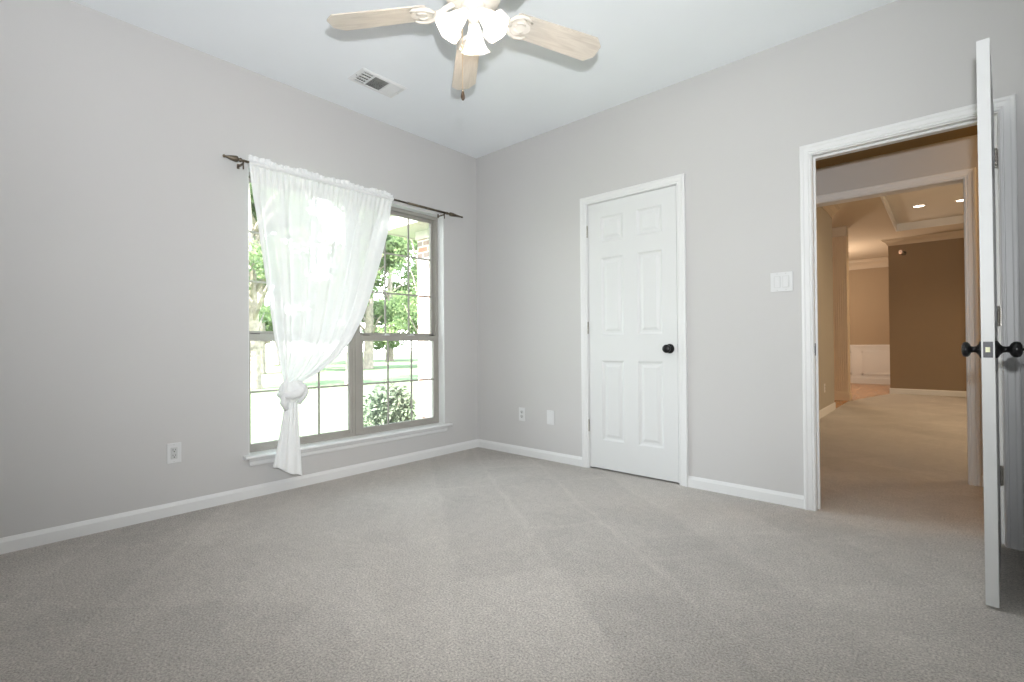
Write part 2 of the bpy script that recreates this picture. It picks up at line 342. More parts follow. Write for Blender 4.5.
CAS = [(0, 0), (0, 0.008), (0.003, 0.0105), (0.008, 0.0105), (0.010, 0.0085), (0.013, 0.0085), (0.0155, 0.012), (0.036, 0.0135), (0.041, 0.0165), (0.050, 0.0175), (0.055, 0.016), (0.057, 0.012), (0.057, 0)]
def casing(mb, x0, x1, zt, y, sgn, prof=CAS, left=True, right=True):
    rings = []
    if left: rings.append([(x0-u, y+sgn*t, 0) for u, t in prof])
    rings.append([(x0-u, y+sgn*t, zt+u) for u, t in prof]); rings.append([(x1+u, y+sgn*t, zt+u) for u, t in prof])
    if right: rings.append([(x1+u, y+sgn*t, 0) for u, t in prof])
    return mb.loops(rings)
def jamb(mb, x0, x1, zt, y0, y1, th=0.018, stop=None):
    mb.box(x0-th, x0, y0, y1, 0, zt+th).box(x1, x1+th, y0, y1, 0, zt+th).box(x0, x1, y0, y1, zt, zt+th)
    if stop:
        a, b = stop; mb.box(x0, x0+0.011, a, b, 0, zt-0.011).box(x1-0.011, x1, a, b, 0, zt-0.011).box(x0, x1, a, b, zt-0.011, zt)
    return mb
struct(jamb(casing(MB(), 1.2355, 1.9605, 2.051, 0.0, -1), 1.2415, 1.9545, 2.048, 0.0, 0.115, 0.0165, (0.038, 0.05)), 'trim_1', M['trim'], 'white moulded casing around the closet door', 'door casing')
t2 = struct(jamb(casing(casing(MB(), 2.754, 3.516, 2.040, 0.0, -1), 2.754, 3.516, 2.040, 0.115, 1), 2.757, 3.513, 2.034, 0.0, 0.115, 0.018, (0.038, 0.05)), 'trim_2', M['trim'], 'white moulded casing around the open hall doorway', 'door casing')
MB().box(2.757, 2.7585, 0.008, 0.034, 0.885, 0.955).box(2.757, 2.7595, 0.001, 0.010, 0.90, 0.94).build('strike_plate', M['black'], t2)['label'] = 'dark strike plate on the left jamb'

# ------------------------------------------------------------------ six-panel doors
def panel_slab(mb, x0, x1, z0, z1, yf, yb, cols, rows):
    """slab with raised panels on both faces; yf faces -y, yb faces +y."""
    xs = [x0] + [c for p in cols for c in p] + [x1]; zs = [z0] + [r for p in rows for r in p] + [z1]
    for y, s in ((yf, 1), (yb, -1)):
        for i in range(len(xs)-1):
            for j in range(len(zs)-1):
                a, b, c, d = xs[i], xs[i+1], zs[j], zs[j+1]
                if i % 2 == 1 and j % 2 == 1:
                    rings = []
                    for inset, dep in ((0, 0), (0.004, 0.0015), (0.014, 0.0085), (0.019, 0.0095), (0.030, 0.0095), (0.047, 0.0030), (0.050, 0.0025)):
                        rings.append([(a+inset, y+s*dep, c+inset), (b-inset, y+s*dep, c+inset), (b-inset, y+s*dep, d-inset), (a+inset, y+s*dep, d-inset)])
                    mb.loops(rings, cap=False); mb.add(rings[-1], [(0, 1, 2, 3)])
                else: mb.add([(a, y, c), (b, y, c), (b, y, d), (a, y, d)], [(0, 1, 2, 3)])
    mb.add([(x0, yf, z0), (x0, yb, z0), (x0, yb, z1), (x0, yf, z1), (x1, yf, z0), (x1, yb, z0), (x1, yb, z1), (x1, yf, z1)],
           [(0, 1, 2, 3), (4, 7, 6, 5), (0, 4, 5, 1), (3, 2, 6, 7)])
    return mb
ROWS = [(0.229, 0.837), (1.028, 1.621), (1.74, 1.935)]
KNOB = [(0.0, -0.001), (0.033, -0.001), (0.033, 0.004), (0.030, 0.008), (0.020, 0.013), (0.0125, 0.019), (0.0105, 0.028), (0.0125, 0.036), (0.021, 0.040), (0.0275, 0.047), (0.029, 0.056), (0.026, 0.064), (0.017, 0.0685), (0.006, 0.070), (0.0, 0.070)]
def hinge_knuckle(mb, x, y, z, h=0.089, r=0.0055):
    for k in range(5):
        a = z-h/2+k*h/5; mb.lathe([(r*0.85, a), (r, a+0.001), (r, a+h/5-0.0015), (r*0.85, a+h/5-0.0003)], (x, y, 0), seg=12)
    mb.lathe([(0.0, z+h/2), (r*0.8, z+h/2), (r*0.8, z+h/2+0.003), (0, z+h/2+0.005)], (x, y, 0), seg=12)
    return mb

d1 = tag(empty('door_1', (1.955, 0, 0)), 'closed white six-panel closet door with a black knob', 'door', kind='structure')
def rel(o, p): return Matrix.Translation(-Vector(p))
xf1 = Matrix.Translation((-1.955, 0, 0))
panel_slab(MB(), 1.2445, 1.9515, 0.014, 2.044, 0.001, 0.036, [(1.355, 1.545), (1.655, 1.848)], ROWS).build('door_panel', M['door'], d1, xf1)
MB().lathe(KNOB, (1.897, 0.001, 0.926), (0, -1, 0), 28).build('door_knob', M['black'], d1, xf1)['label'] = 'round black knob on the closet door'
for z in (1.837, 1.087, 0.33):
    hinge_knuckle(MB(), 1.2395, -0.0055, z).box(1.2362, 1.2395, -0.0055, 0.001, z-0.0445, z+0.0445).build('hinge', M['steel'], d1, xf1)['label'] = 'metal hinge knuckle'
MB().box(1.9513, 1.9523, 0.004, 0.033, 0.90, 0.957).build('latch_plate', M['latch'], d1, xf1)

LW = 0.785
d2 = tag(empty('door_2', (3.500, -0.007, 0), math.radians(86.2)), 'white door standing open, seen edge-on at the hall doorway', 'door', kind='structure')
panel_slab(MB(), -LW, -0.003, 0.012, 2.046, 0.0, 0.035, [(-LW+0.108, -LW+0.318), (-0.312, -0.105)], ROWS).build('door_panel', M['door'], d2)
kz = 0.928
MB().lathe([(a, b*0.80) for a, b in KNOB], (-LW+0.06, 0.035, kz), (0, 1, 0), 28).build('door_knob', M['black'], d2)['label'] = 'round black knob on the hall side of the open door'
kk = MB().lathe(KNOB, (-LW+0.06, 0.0, kz), (0, -1, 0), 28).build('door_knob', M['black'], d2); kk['label'] = 'round black knob on the bedroom side of the open door'
MB().lathe([(0, 0.07), (0.005, 0.07), (0.005, 0.077), (0.0075, 0.078), (0.0075, 0.083), (0, 0.083)], (-LW+0.06, 0, kz), (0, -1, 0), 12).build('turn_button', M['black'], kk)
lp = MB().box(-LW-0.0012, -LW+0.001, 0.005, 0.030, kz-0.0285, kz+0.0285, 0.0008).build('latch_plate', M['latch'], d2); lp['label'] = 'dark latch plate on the door edge'
MB().prism([(-LW-0.011, 0.012), (-LW, 0.012), (-LW, 0.024), (-LW-0.003, 0.024)], 'z', kz-0.009, kz+0.009).build('latch_bolt', M['brass'], lp)['label'] = 'pale brass latch bolt'
for z in (1.818, 1.074, 0.328):
    hinge_knuckle(MB(), 0.0, -0.004, z).box(-0.003, -0.0015, 0, 0.032, z-0.0445, z+0.0445).build('hinge', M['steel'], d2)['label'] = 'bright metal hinge'
    MB().box(3.5117, 3.5132, 0.0, 0.033, z-0.0445, z+0.0445).build('hinge_leaf', M['steel'], t2)['label'] = 'metal hinge leaf on the jamb'

# ------------------------------------------------------------------ twin window
wn = tag(empty('window_1', (0, -1.214, 0.272)), 'taupe metal twin window with grid panes and white stool, curtain tied on its left', 'window', kind='structure')
xw = Matrix.Translation((0, 1.214, -0.272))
def wpart(mb, name, m, par=wn, xf=xw, label=None):
    o = mb.build(name, m, par, xf if par is wn else None)
    if label: o['label'] = label
    return o
# wall returns whitened in place of the daylight falling on them
wpart(MB().box(-0.195, -0.0005, WY1-0.004, WY1, 0.272, WZ1).box(-0.195, -0.0005, WY0, WY0+0.004, 0.272, WZ1).box(-0.195, -0.0005, WY0, WY1, WZ1-0.004, WZ1), 'daylit_return', M['trim'], label='window returns whitened to stand for daylight')
st = MB().prism([(-0.19, 0.25), (0.040, 0.25), (0.046, 0.254), (0.048, 0.261), (0.046, 0.268), (0.040, 0.272), (-0.19, 0.272)], 'y', WY0, WY1)
st.prism([(0.0, 0.25), (0.040, 0.25), (0.046, 0.254), (0.048, 0.261), (0.046, 0.268), (0.040, 0.272), (0.0, 0.272)], 'y', -2.066, WY0)
st.prism([(0.0, 0.25), (0.040, 0.25), (0.046, 0.254), (0.048, 0.261), (0.046, 0.268), (0.040, 0.272), (0.0, 0.272)], 'y', WY1, -0.358)
wpart(st, 'window_stool', M['trim'], label='white window stool with horns')
wpart(MB().loops([[(0, -2.036, 0.25), (0.022, -2.036, 0.25), (0.020, -2.036, 0.238), (0.013, -2.033, 0.230), (0.013, -2.031, 0.212), (0.009, -2.027, 0.203), (0, -2.026, 0.200)],
                  [(0, -0.388, 0.25), (0.022, -0.388, 0.25), (0.020, -0.388, 0.238), (0.013, -0.391, 0.230), (0.013, -0.393, 0.212), (0.009, -0.397, 0.203), (0, -0.398, 0.200)]]), 'window_apron', M['trim'], label='white moulded apron under the stool')
YM = -1.226
fr = MB()
fi0, fi1 = WY0+0.004, WY1-0.004
fr.box(-0.15, -0.078, fi0, fi1, 0.272, 0.296).box(-0.15, -0.078, fi0, fi1, 2.083, WZ1-0.004)
fr.box(-0.15, -0.078, fi0, fi0+0.012, 0.296, 2.083).box(-0.15, -0.078, fi1-0.026, fi1, 0.296, 2.083)
fr.box(-0.15, -0.078, YM-0.034, YM+0.034, 0.296, 2.083).box(-0.0785, -0.072, YM-0.012, YM+0.012, 0.28, 2.10)
wpart(fr, 'window_frame', M['frame'])
for (a, b) in ((fi0+0.012, YM-0.034), (YM+0.034, fi1-0.026)):
    # lower sash sits inside, upper sash outside
    lo = MB(); x0, x1 = -0.108, -0.080
    lo.box(x0, x1, a, a+0.026, 0.296, 1.050, 0.002).box(x0, x1, b-0.026, b, 0.296, 1.050, 0.002).box(x0, x1, a+0.026, b-0.026, 0.296, 0.325, 0.002).box(x0, x1+0.003, a+0.004, b-0.004, 1.002, 1.046, 0.003)
    lsash = wpart(lo, 'lower_sash', M['frame'])
    up = MB(); u0, u1 = -0.142, -0.114
    up.box(u0, u1, a, a+0.024, 1.03, 2.083, 0.002).box(u0, u1, b-0.024, b, 1.03, 2.083, 0.002).box(u0, u1, a+0.024, b-0.024, 2.058, 2.083, 0.002).box(u0, u1, a, b, 1.03, 1.068, 0.002)
    usash = wpart(up, 'upper_sash', M['frame'])
    for sash, xa, z0, z1, nr, e in ((lsash, -0.094, 0.325, 1.002, 2, 0.026), (usash, -0.128, 1.068, 2.058, 3, 0.024)):
        ga, gb = a+e, b-e
        g = MB()
        for k in (1, 2): yy = ga+(gb-ga)*k/3; g.box(xa-0.003, xa+0.0045, yy-0.0068, yy+0.0068, z0, z1)
        for k in range(1, nr): zz = z0+(z1-z0)*k/nr; g.box(xa-0.0031, xa+0.0046, ga, gb, zz-0.0068, zz+0.0068)
        g.build('grille', M['frame'], sash)
        MB().box(xa-0.0075, xa-0.0045, ga-0.004, gb+0.004, z0-0.004, z1+0.004).build('pane', M['glass'], sash)
    lk = MB()
    for k in (0.33, 0.66):
        yy = a+(b-a)*k; lk.box(-0.112, -0.086, yy-0.028, yy+0.028, 1.046, 1.054, 0.002).box(-0.104, -0.090, yy-0.010, yy+0.022, 1.054, 1.062, 0.002)
    lk.build('sash_lock', M['plastic'], lsash)['label'] = 'pale sash locks on the meeting rail'
    MB().box(-0.110, -0.084, a+0.006, a+0.085, 1.046, 1.051).box(-0.110, -0.084, b-0.05, b-0.006, 1.046, 1.051).build('tilt_latch', M['frame_dark'], lsash)['label'] = 'dark tilt latches at the rail ends'

# ------------------------------------------------------------------ curtain rod
RX, RZ = 0.088, 2.114
rod = tag(empty('curtain_rod', (0, -1.214, RZ)), 'thin dark bronze curtain rod with pointed finials above the window', 'curtain rod')
xr = Matrix.Translation((0, 1.214, -RZ))
MB().tube([(RX, -2.105, RZ), (RX, -0.80, RZ)], 0.0075, 14).tube([(RX, -0.86, RZ), (RX, -0.452, RZ)], 0.0095, 14).build('rod', M['bronze'], rod, xr)
FIN = [(0.0095, 0), (0.013, 0.002), (0.013, 0.010), (0.009, 0.013), (0.009, 0.018), (0.0185, 0.024), (0.0195, 0.034), (0.017, 0.046), (0.010, 0.075), (0.0065, 0.088), (0.006, 0.091), (0.009, 0.094), (0.0095, 0.099), (0.006, 0.104), (0.0, 0.105)]
MB().lathe(FIN, (RX, -2.100, RZ), (0, -1, 0), 18).build('finial', M['bronze'], rod, xr)
MB().lathe([(r*0.85, h*1.9) for r, h in FIN], (RX, -0.455, RZ), (0, 1, 0), 18).build('finial', M['bronze'], rod, xr)
for y in (-2.090, -0.472):
    b = MB().box(0, 0.004, y-0.008, y+0.008, 2.084, 2.116, 0.0015).box(0.003, RX-0.004, y-0.005, y+0.005, RZ-0.022, RZ-0.013, 0.001)
    b.tube([(RX + 0.0125*math.cos(t), y, RZ+0.0125*math.sin(t)) for t in [PI*k/10 for k in range(9, 22)]], 0.003, 8).tube([(RX, y, RZ-0.012), (RX, y, RZ-0.052)], 0.0042, 8)
    b.build('bracket', M['bronze'], rod, xr)

# ------------------------------------------------------------------ sheer curtain, tied in a knot
cur = tag(empty('sheer_curtain', (RX, -1.80, 0.62)), 'white sheer curtain panel swept left and tied in a low knot', 'curtain')
xc = Matrix.Translation((-RX, 1.80, -0.62))
def interp(tab, z):
    tab = sorted(tab)
    if z <= tab[0][0]: return tab[0][1]
    for (a, p), (b, q) in zip(tab, tab[1:]):
        if z <= b: return p+(q-p)*(z-a)/(b-a)
    return tab[-1][1]
RE = [(2.16, -0.999), (2.132, -1.003), (1.876, -1.068), (1.649, -1.138), (1.382, -1.222), (1.177, -1.296), (1.006, -1.385), (0.878, -1.492), (0.785, -1.618), (0.717, -1.745)]
LE = [(2.16, -2.060), (2.10, -2.058), (1.913, -2.040), (1.698, -2.008), (1.481, -1.979), (1.26, -1.949), (1.005, -1.913), (0.81, -1.874), (0.731, -1.850)]
ZR, ZL = 0.700, 0.722
def smooth01(t): t = max(0, min(1, t)); return t*t*(3-2*t)
def fold(u, v):
    """depth of the folds: many small gathers at the rod, fewer long folds lower down, tight at the knot."""
    g = 0.0055*math.sin(u*2*PI*27+0.7*math.sin(9*u))*(1-smooth01(v/0.25))
    a = 0.028*smooth01(v/0.22)*(1-0.55*smooth01((v-0.6)/0.4))
    uu = u+0.035*math.sin(5.1*u+1.0)+0.012*math.sin(17*u)
    h = a*(math.sin(2*PI*6.3*uu+0.6*v)+0.45*math.sin(2*PI*13.1*uu+1.9-0.8*v))
    return g+h
def panel_pt(u, v, top=2.098):
    # the cloth threads run from the rod to the knot; left ones fall straight, right ones sweep
    zl = top+(ZL-top)*v; zr = top+(ZR-top)*v
    z = zl+(zr-zl)*u
    yl = interp(LE, zl); yr = interp(RE, zr)
    y = yl+(yr-yl)*u
    x = RX+0.004+fold(u, v)*1.0 - 0.012*math.sin(PI*v)*(0.3+u*0.7)
    # slack: the swept side sags a little towards the room
    x += 0.03*smooth01((u-0.75)/0.25)*math.sin(PI*min(1, v*1.05))
    return (x, y, z)
pn = MB().grid(lambda u, v: panel_pt(u, v), 240, 60)
pn.build('sheer_panel', M['sheer'], cur, xc)
# hemmed side edge and rod pocket with a ruffled heading
hd = MB()
def head_pt(u, v, s):
    y = -2.060+1.061*u
    ruf = 0.004*math.sin(u*2*PI*27+0.7*math.sin(9*u))+0.002*math.sin(u*2*PI*61)
    if v < 0.55:   # pocket around the rod
        a = -PI/2+PI*(v/0.55); return (RX+s*0.0125*math.cos(a)+s*abs(ruf)*0.5+ruf*0.3, y, RZ+0.0135*math.sin(a))
    t = (v-0.55)/0.45; top = 0.042+0.006*math.sin(u*23)+0.004*math.sin(u*61+1)
    return (RX+s*0.0015+ruf*(0.6+1.6*t), y, RZ+0.0135+(top-0.0135)*t)
for s in (1, -1): hd.grid(lambda u, v, s=s: head_pt(u, v, s), 220, 12)
hd.build('heading', M['sheer_dense'], cur, xc)['label'] = 'gathered rod pocket with ruffled heading'
hem = MB().grid(lambda u, v: (lambda p: (p[0]+0.0025, p[1], p[2]))(panel_pt(0.90+0.10*u, v)), 24, 60)
hem.grid(lambda u, v: (lambda p: (p[0]+0.0025, p[1], p[2]))(panel_pt(0.022*u, v)), 8, 60)
hem.build('side_hem', M['sheer'], cur, xc)['label'] = 'denser hemmed side edges'
# the knot: a lumpy ball of cloth with a wrapped band
kn = MB()
def knot_pt(u, v):
    a = 2*PI*u; t = v
    z = 0.735-0.135*t
    w_ = 0.046+0.044*math.sin(PI*min(1, t*0.93))**0.8; d_ = 0.030+0.034*math.sin(PI*min(1, t*0.95))
    rip = 1+0.07*math.sin(7*a+3*t)+0.05*math.sin(13*a-5*t)
    cy = -1.799+0.012*math.sin(3*t)
    return (RX+0.012+d_*math.cos(a)*rip, cy+w_*math.sin(a)*rip, z+0.006*math.sin(3*a))
kn.grid(knot_pt, 72, 22)
pts = []
for k in range(33):   # the strand wrapped over the front
    a = -2.5+5.0*k/32; pts.append((RX+0.012+0.062*math.cos(a), -1.806+0.064*math.sin(a), 0.660+0.018*math.sin(a)-0.010*math.cos(2*a)))
kn.tube(pts, [0.016+0.010*math.sin(PI*k/32)+0.003*math.sin(k*1.9) for k in range(33)], 12)
kn.tube([(RX+0.05, -1.775, 0.71), (RX+0.055, -1.748, 0.700), (RX+0.045, -1.733, 0.675), (RX+0.04, -1.742, 0.635), (RX+0.04, -1.770, 0.585)], [0.016, 0.020, 0.019, 0.020, 0.014], 12)
kn.tube([(RX+0.045, -1.85, 0.685), (RX+0.05, -1.868, 0.645), (RX+0.045, -1.872, 0.600), (RX+0.04, -1.850, 0.555)], [0.014, 0.019, 0.021, 0.014], 12)
kn.build('knot', M['sheer_dense'], cur, xc)['label'] = 'bunched white knot in the sheer curtain'
# the tail below the knot: gathered tube of cloth flaring to an uneven hem
tl = MB()
def tail_pt(u, v):
    a = 2*PI*u
    yl = -1.850+(-1.932+1.850)*(v**1.15); yr = -1.768+0.028*v**1.4
    s_ = 0.5+0.5*math.sin(a-PI/2)            # 0 left, 1 right across the width
    y = yl+(yr-yl)*s_
    zb = 0.196+(0.098-0.196)*s_+0.006*math.sin(9*s_)
    z = 0.60+(zb-0.60)*v
    dep = (0.026+0.012*v)
    x = RX+0.020+dep*math.cos(a-PI/2)+0.011*v*math.sin(3.5*2*PI*s_+0.8)+0.006*math.sin(8*PI*s_+2)
    return (x, y, z)
tl.grid(tail_pt, 96, 40)
tl.build('tail', M['sheer_dense'], cur, xc)['label'] = 'loose white tail of curtain hanging below the knot'

# ------------------------------------------------------------------ wall plates
def duplex(o, xf, decora=False):
    MB().box(-0.035, 0.035, -0.0055, 0, -0.0575, 0.0575, 0.0022).build('cover_plate', M['plastic'], o, xf)
    if decora:
        ins = MB().box(-0.0165, 0.0165, -0.0075, -0.004, -0.033, 0.033, 0.0012).build('receptacle', M['plastic2'], o, xf); zz = (0.016, -0.016)
    else:
        q = MB()
        for z in (0.0195, -0.0195): q.prism([(-0.0165*math.cos(t), z+0.0142*math.sin(t)) for t in [2*PI*k/20 for k in range(20)]], 'y', -0.0072, -0.004)
        ins = q.build('receptacle', M['plastic2'], o, xf); zz = (0.0195, -0.0195)
    for z in zz:
        MB().box(-0.0075, -0.0052, -0.0078, -0.0068, z-0.0005, z+0.0085).build('slot', M['slot'], ins)
        MB().box(0.0050, 0.0073, -0.0078, -0.0068, z+0.0005, z+0.0075).build('slot', M['slot'], ins)
        MB().lathe([(0, 0.0068), (0.0032, 0.0068), (0.0032, 0.0078), (0, 0.0078)], (0, 0, z-0.0065), (0, -1, 0), 12, False).build('ground_hole', M['slot'], ins)
    MB().lathe([(0, 0.005), (0.003, 0.005), (0.0028, 0.0066), (0, 0.007)], (0, 0, 0.0487 if decora else 0.0), (0, -1, 0), 10).build('screw', M['plastic2'], o, xf)
    if decora: MB().lathe([(0, 0.005), (0.003, 0.005), (0.0028, 0.0066), (0, 0.007)], (0, 0, -0.0487), (0, -1, 0), 10).build('screw', M['plastic2'], o, xf)
# on the window wall (faces +x)
o = tag(empty('wall_outlet', (0, -2.434, 0.355), PI/2), 'white duplex outlet on the window wall left of the curtain', 'outlet')
duplex(o, None, True)
o = tag(empty('wall_outlet', (0.552, 0, 0.357)), 'white outlet nearer the corner of the two low plates', 'outlet')
duplex(o, None)
o = tag(empty('blank_plate', (0.863, 0, 0.357)), 'white smooth plate nearer the closet of the two low plates', 'wall plate')
MB().box(-0.037, 0.037, -0.0055, 0, -0.059, 0.059, 0.0022).build('cover_plate', M['plastic'], o)
MB().box(-0.0165, 0.0165, -0.0066, -0.004, -0.033, 0.033, 0.001).build('insert', M['plastic'], o)
for z in (0.0487, -0.0487): MB().lathe([(0, 0.005), (0.003, 0.005), (0.0028, 0.0066), (0, 0.007)], (0, 0, z), (0, -1, 0), 10).build('screw', M['plastic2'], o)
sw = tag(empty('light_switch', (2.594, 0, 1.322)), 'white double rocker light switch beside the hall doorway', 'light switch')
plate = MB().box(-0.0595, 0.0595, -0.006, 0, -0.058, 0.058, 0.0025).build('cover_plate', M['plastic'], sw)
for k, x in enumerate((-0.0232, 0.0232)):
    MB().box(x-0.0175, x+0.0175, -0.0066, -0.005, -0.0345, 0.0345, 0.0008).build('shaded_switch_frame', M['plastic2'], sw)  # frame in the darker tone, painting the shadow gap round the rocker
    t = 0.0035 if k else -0.0030
    MB().prism([(-0.0060, -0.0325), (-0.0075-max(t, 0), -0.0325), (-0.0072, 0.0), (-0.0075-max(-t, 0), 0.0325), (-0.0060, 0.0325)], 'x', x-0.0145, x+0.0145).build('rocker', M['plastic'], sw)
    for z in (0.0487, -0.0487): MB().lathe([(0, 0.0055), (0.0032, 0.0055), (0.003, 0.0068), (0, 0.0072)], (x, 0, z), (0, -1, 0), 10).build('screw', M['plastic2'], sw)

# ------------------------------------------------------------------ ceiling register
vt = tag(empty('ceiling_vent', (0.468, -1.375, H)), 'white rectangular air register in the ceiling near the window wall', 'ceiling vent')
VW, VL = 0.097, 0.172
q = MB()
def ring(a, b, z): return [(-a, -b, z), (a, -b, z), (a, b, z), (-a, b, z)]
q.loops([ring(VW, VL, 0), ring(VW, VL, -0.002), ring(VW-0.012, VL-0.012, -0.009), ring(VW-0.026, VL-0.026, -0.009), ring(VW-0.026, VL-0.026, 0.0)], cap=False)
for y in (-0.067, 0.052): q.box(-VW+0.026, VW-0.026, y-0.004, y+0.004, -0.009, -0.001)
q.build('frame', M['vent'], vt)
MB().box(-VW+0.020, VW-0.020, -VL+0.020, VL-0.020, -0.0016, -0.0004).build('duct_opening', M['duct'], vt)['label'] = 'dark opening behind the louvres'
for k in range(7):
    x = -VW+0.034+k*0.0125; x_ = x
    MB().prism([(x_+0.0055, -0.0085), (x_+0.0063, -0.0085), (x_-0.0052, -0.0018), (x_-0.0060, -0.0018)], 'y', -0.063, 0.048).build('louvre', M['vent'], vt)
for k in range(5):
    y = -VL+0.034+k*0.0155; o = MB().prism([(y-0.0045, -0.0085), (y-0.0030, -0.0085), (y+0.0055, -0.0018), (y+0.004, -0.0018)], 'x', -VW+0.026, VW-0.026)
    if k < 4: o.box(-VW+0.045+k*0.033, -VW+0.0475+k*0.033, -VL+0.028, -0.071, -0.0086, -0.002)
    o.build('louvre', M['vent'], vt)
for k in range(7):
    y = 0.060+k*0.0125
    MB().prism([(y+0.0062, -0.0088), (y+0.0050, -0.0088), (y-0.0078, -0.0020), (y-0.0066, -0.0020)], 'x', -VW+0.026, VW-0.026).build('louvre', M['vent'], vt)
for y in (-VL+0.011, VL-0.011): MB().lathe([(0, 0.006), (0.004, 0.006), (0.0036, 0.0095), (0, 0.010)], (0, y, 0), (0, 0, -1), 10).build('screw', M['duct'], vt)
MB().tube([(0.02, VL-0.03, -0.008), (0.02, VL-0.028, -0.020), (0.028, VL-0.022, -0.024)], 0.0018, 8).build('damper_lever', M['vent'], vt)

# ------------------------------------------------------------------ ceiling fan with light kit
FC = Vector((1.81, -1.77, 0)); FZ = 2.415
fan = tag(empty('ceiling_fan', (FC.x, FC.y, H)), 'ceiling fan with bleached wood blades and lit bell glass shades', 'ceiling fan')
xfan = Matrix.Translation((0, 0, -H))
MB().lathe([(0.0, H), (0.070, H), (0.070, H-0.012), (0.060, H-0.040), (0.030, H-0.058), (0.014, H-0.062), (0, H-0.062)], (0, 0, 0), seg=36).build('canopy', M['fan_white'], fan, xfan)
MB().lathe([(0.0, H-0.05), (0.0125, H-0.05), (0.0125, 2.56), (0, 2.56)], (0, 0, 0), seg=16).build('downrod', M['fan_white'], fan, xfan)
MB().lathe([(0.0, 2.585), (0.025, 2.585), (0.030, 2.570), (0.075, 2.560), (0.112, 2.545), (0.122, 2.525), (0.122, 2.470), (0.116, 2.455), (0.098, 2.445), (0.082, 2.436), (0.075, 2.425), (0, 2.425)], (0, 0, 0), seg=40).build('motor_housing', M['fan_white'], fan, xfan)
MB().lathe([(0.0, 2.432), (0.050, 2.432), (0.053, 2.426), (0.050, 2.414), (0.036, 2.408), (0.030, 2.400), (0.030, 2.386), (0.026, 2.370), (0.016, 2.360), (0.009, 2.356), (0.008, 2.346), (0, 2.342)], (0, 0, 0), seg=32).build('light_kit_hub', M['fan_white'], fan, xfan)
tip = [(0.200, 0.052), (0.212, 0.057), (0.56, 0.0665), (0.618, 0.0675), (0.624, 0.0655), (0.661, 0.034), (0.664, 0.028)]
outline = tip + [(r, -y) for r, y in reversed(tip)]
pitch = math.radians(12.5)
for k in range(5):
    ang = math.radians(69.2+72*k)
    dz, pk = {0: (-0.006, 17.5), 2: (0.006, 8.0)}.get(k, (0.0, 12.5))      # the blades hang a little unevenly
    bx = Matrix.Translation((0, 0, FZ-H+dz)) @ Matrix.Rotation(ang, 4, 'Z') @ Matrix.Rotation(-math.radians(pk), 4, 'X')
    th = 0.0028
    bl = MB().loops([[(r, y, -th) for r, y in outline], [(r, y, th) for r, y in outline]]).build('blade', M['blade'], fan, bx)
    bl['label'] = 'bleached wood blade'
    # cast iron holder: arm plus three-lobed scroll plate under the blade
    ir = MB()
    ir.tube([(0.075, 0, 0.028), (0.115, 0, 0.012), (0.150, 0, -0.008), (0.185, 0, -0.0085)], [0.013, 0.012, 0.013, 0.012], 10)
    pl = []
    for j in range(49):
        a = 2*PI*j/48; rr = 0.043*(1+0.16*math.cos(3*a))
        pl.append((0.222+rr*1.15*math.cos(a), rr*1.05*math.sin(a)))
    pl = pl[:-1]
    ir.loops([[(x, y, -0.0105) for x, y in pl], [(x, y, -th) for x, y in pl]])
    for sgn in (1, -1):
        ir.tube([(0.170, sgn*0.012, -0.010), (0.190, sgn*0.040, -0.012), (0.222, sgn*0.054, -0.012), (0.256, sgn*0.050, -0.011), (0.274, sgn*0.036, -0.010)], [0.008, 0.009, 0.008, 0.007, 0.004], 8)
        ir.tube([(0.205, sgn*0.014, -0.012), (0.228, sgn*0.026, -0.013), (0.250, sgn*0.016, -0.012)], [0.004, 0.006, 0.003], 8)
    for x, y in ((0.205, 0.0), (0.240, 0.024), (0.240, -0.024)): ir.lathe([(0, -0.0145), (0.0045, -0.014), (0.005, -0.0105)], (x, y, 0), seg=10)
    ir.build('blade_iron', M['fan_white'], bl)
SH = [(0.0, 0.0), (0.018, 0.0), (0.021, 0.005), (0.025, 0.018), (0.032, 0.038), (0.037, 0.060), (0.043, 0.082), (0.053, 0.103), (0.064, 0.116), (0.062, 0.1165), (0.051, 0.103), (0.041, 0.082), (0.035, 0.060), (0.029, 0.038), (0.020, 0.018)]
for k in range(3):
    ang = math.radians(131+120*k); tilt = math.radians(49)
    dv = Vector((math.cos(ang)*math.cos(tilt), math.sin(ang)*math.cos(tilt), -math.sin(tilt)))
    hz = Vector((math.cos(ang), math.sin(ang), 0))
    p0 = Vector((0, 0, 2.402)) + hz*0.020; p1 = Vector((0, 0, 2.404))+hz*0.028; nk = Vector((0, 0, 2.390))+hz*0.035
    MB().tube([p0, p1, nk], [0.010, 0.009, 0.012], 10).lathe([(0.0, -0.006), (0.020, -0.004), (0.024, 0.004), (0.024, 0.012), (0.020, 0.014), (0, 0.014)], nk, dv, 20).build('light_arm', M['fan_white'], fan, xfan)
    sh = MB().lathe(SH, nk+dv*0.008, dv, 36, True, ruffle=lambda i, a: (0.05*math.cos(6*a) if i in (8, 9) else 0.025*math.cos(6*a) if i in (7, 10) else 0)).build('glass_shade', M['shade'], fan, xfan)
    sh['label'] = 'lit frosted bell glass shade with ruffled rim'
    MB().lathe([(0.0, 0.012), (0.011, 0.014), (0.012, 0.040), (0.018, 0.070), (0.0195, 0.086), (0.016, 0.102), (0.008, 0.111), (0, 0.113)], nk+dv*0.008, dv, 20).build('bulb', M['bulb'], sh)
    lp_ = nk+dv*0.124
    light('fan_bulb_light', 'POINT', (FC.x+lp_.x, FC.y+lp_.y, lp_.z), 6.0, (1.0, 0.86, 0.70), 0.018)
ch = MB().tube([(-0.024, -0.020, 2.40), (-0.020, -0.046, 2.385), (-0.020, -0.046, 2.05)], 0.0016, 8).build('pull_chain', M['cord'], fan, xfan)
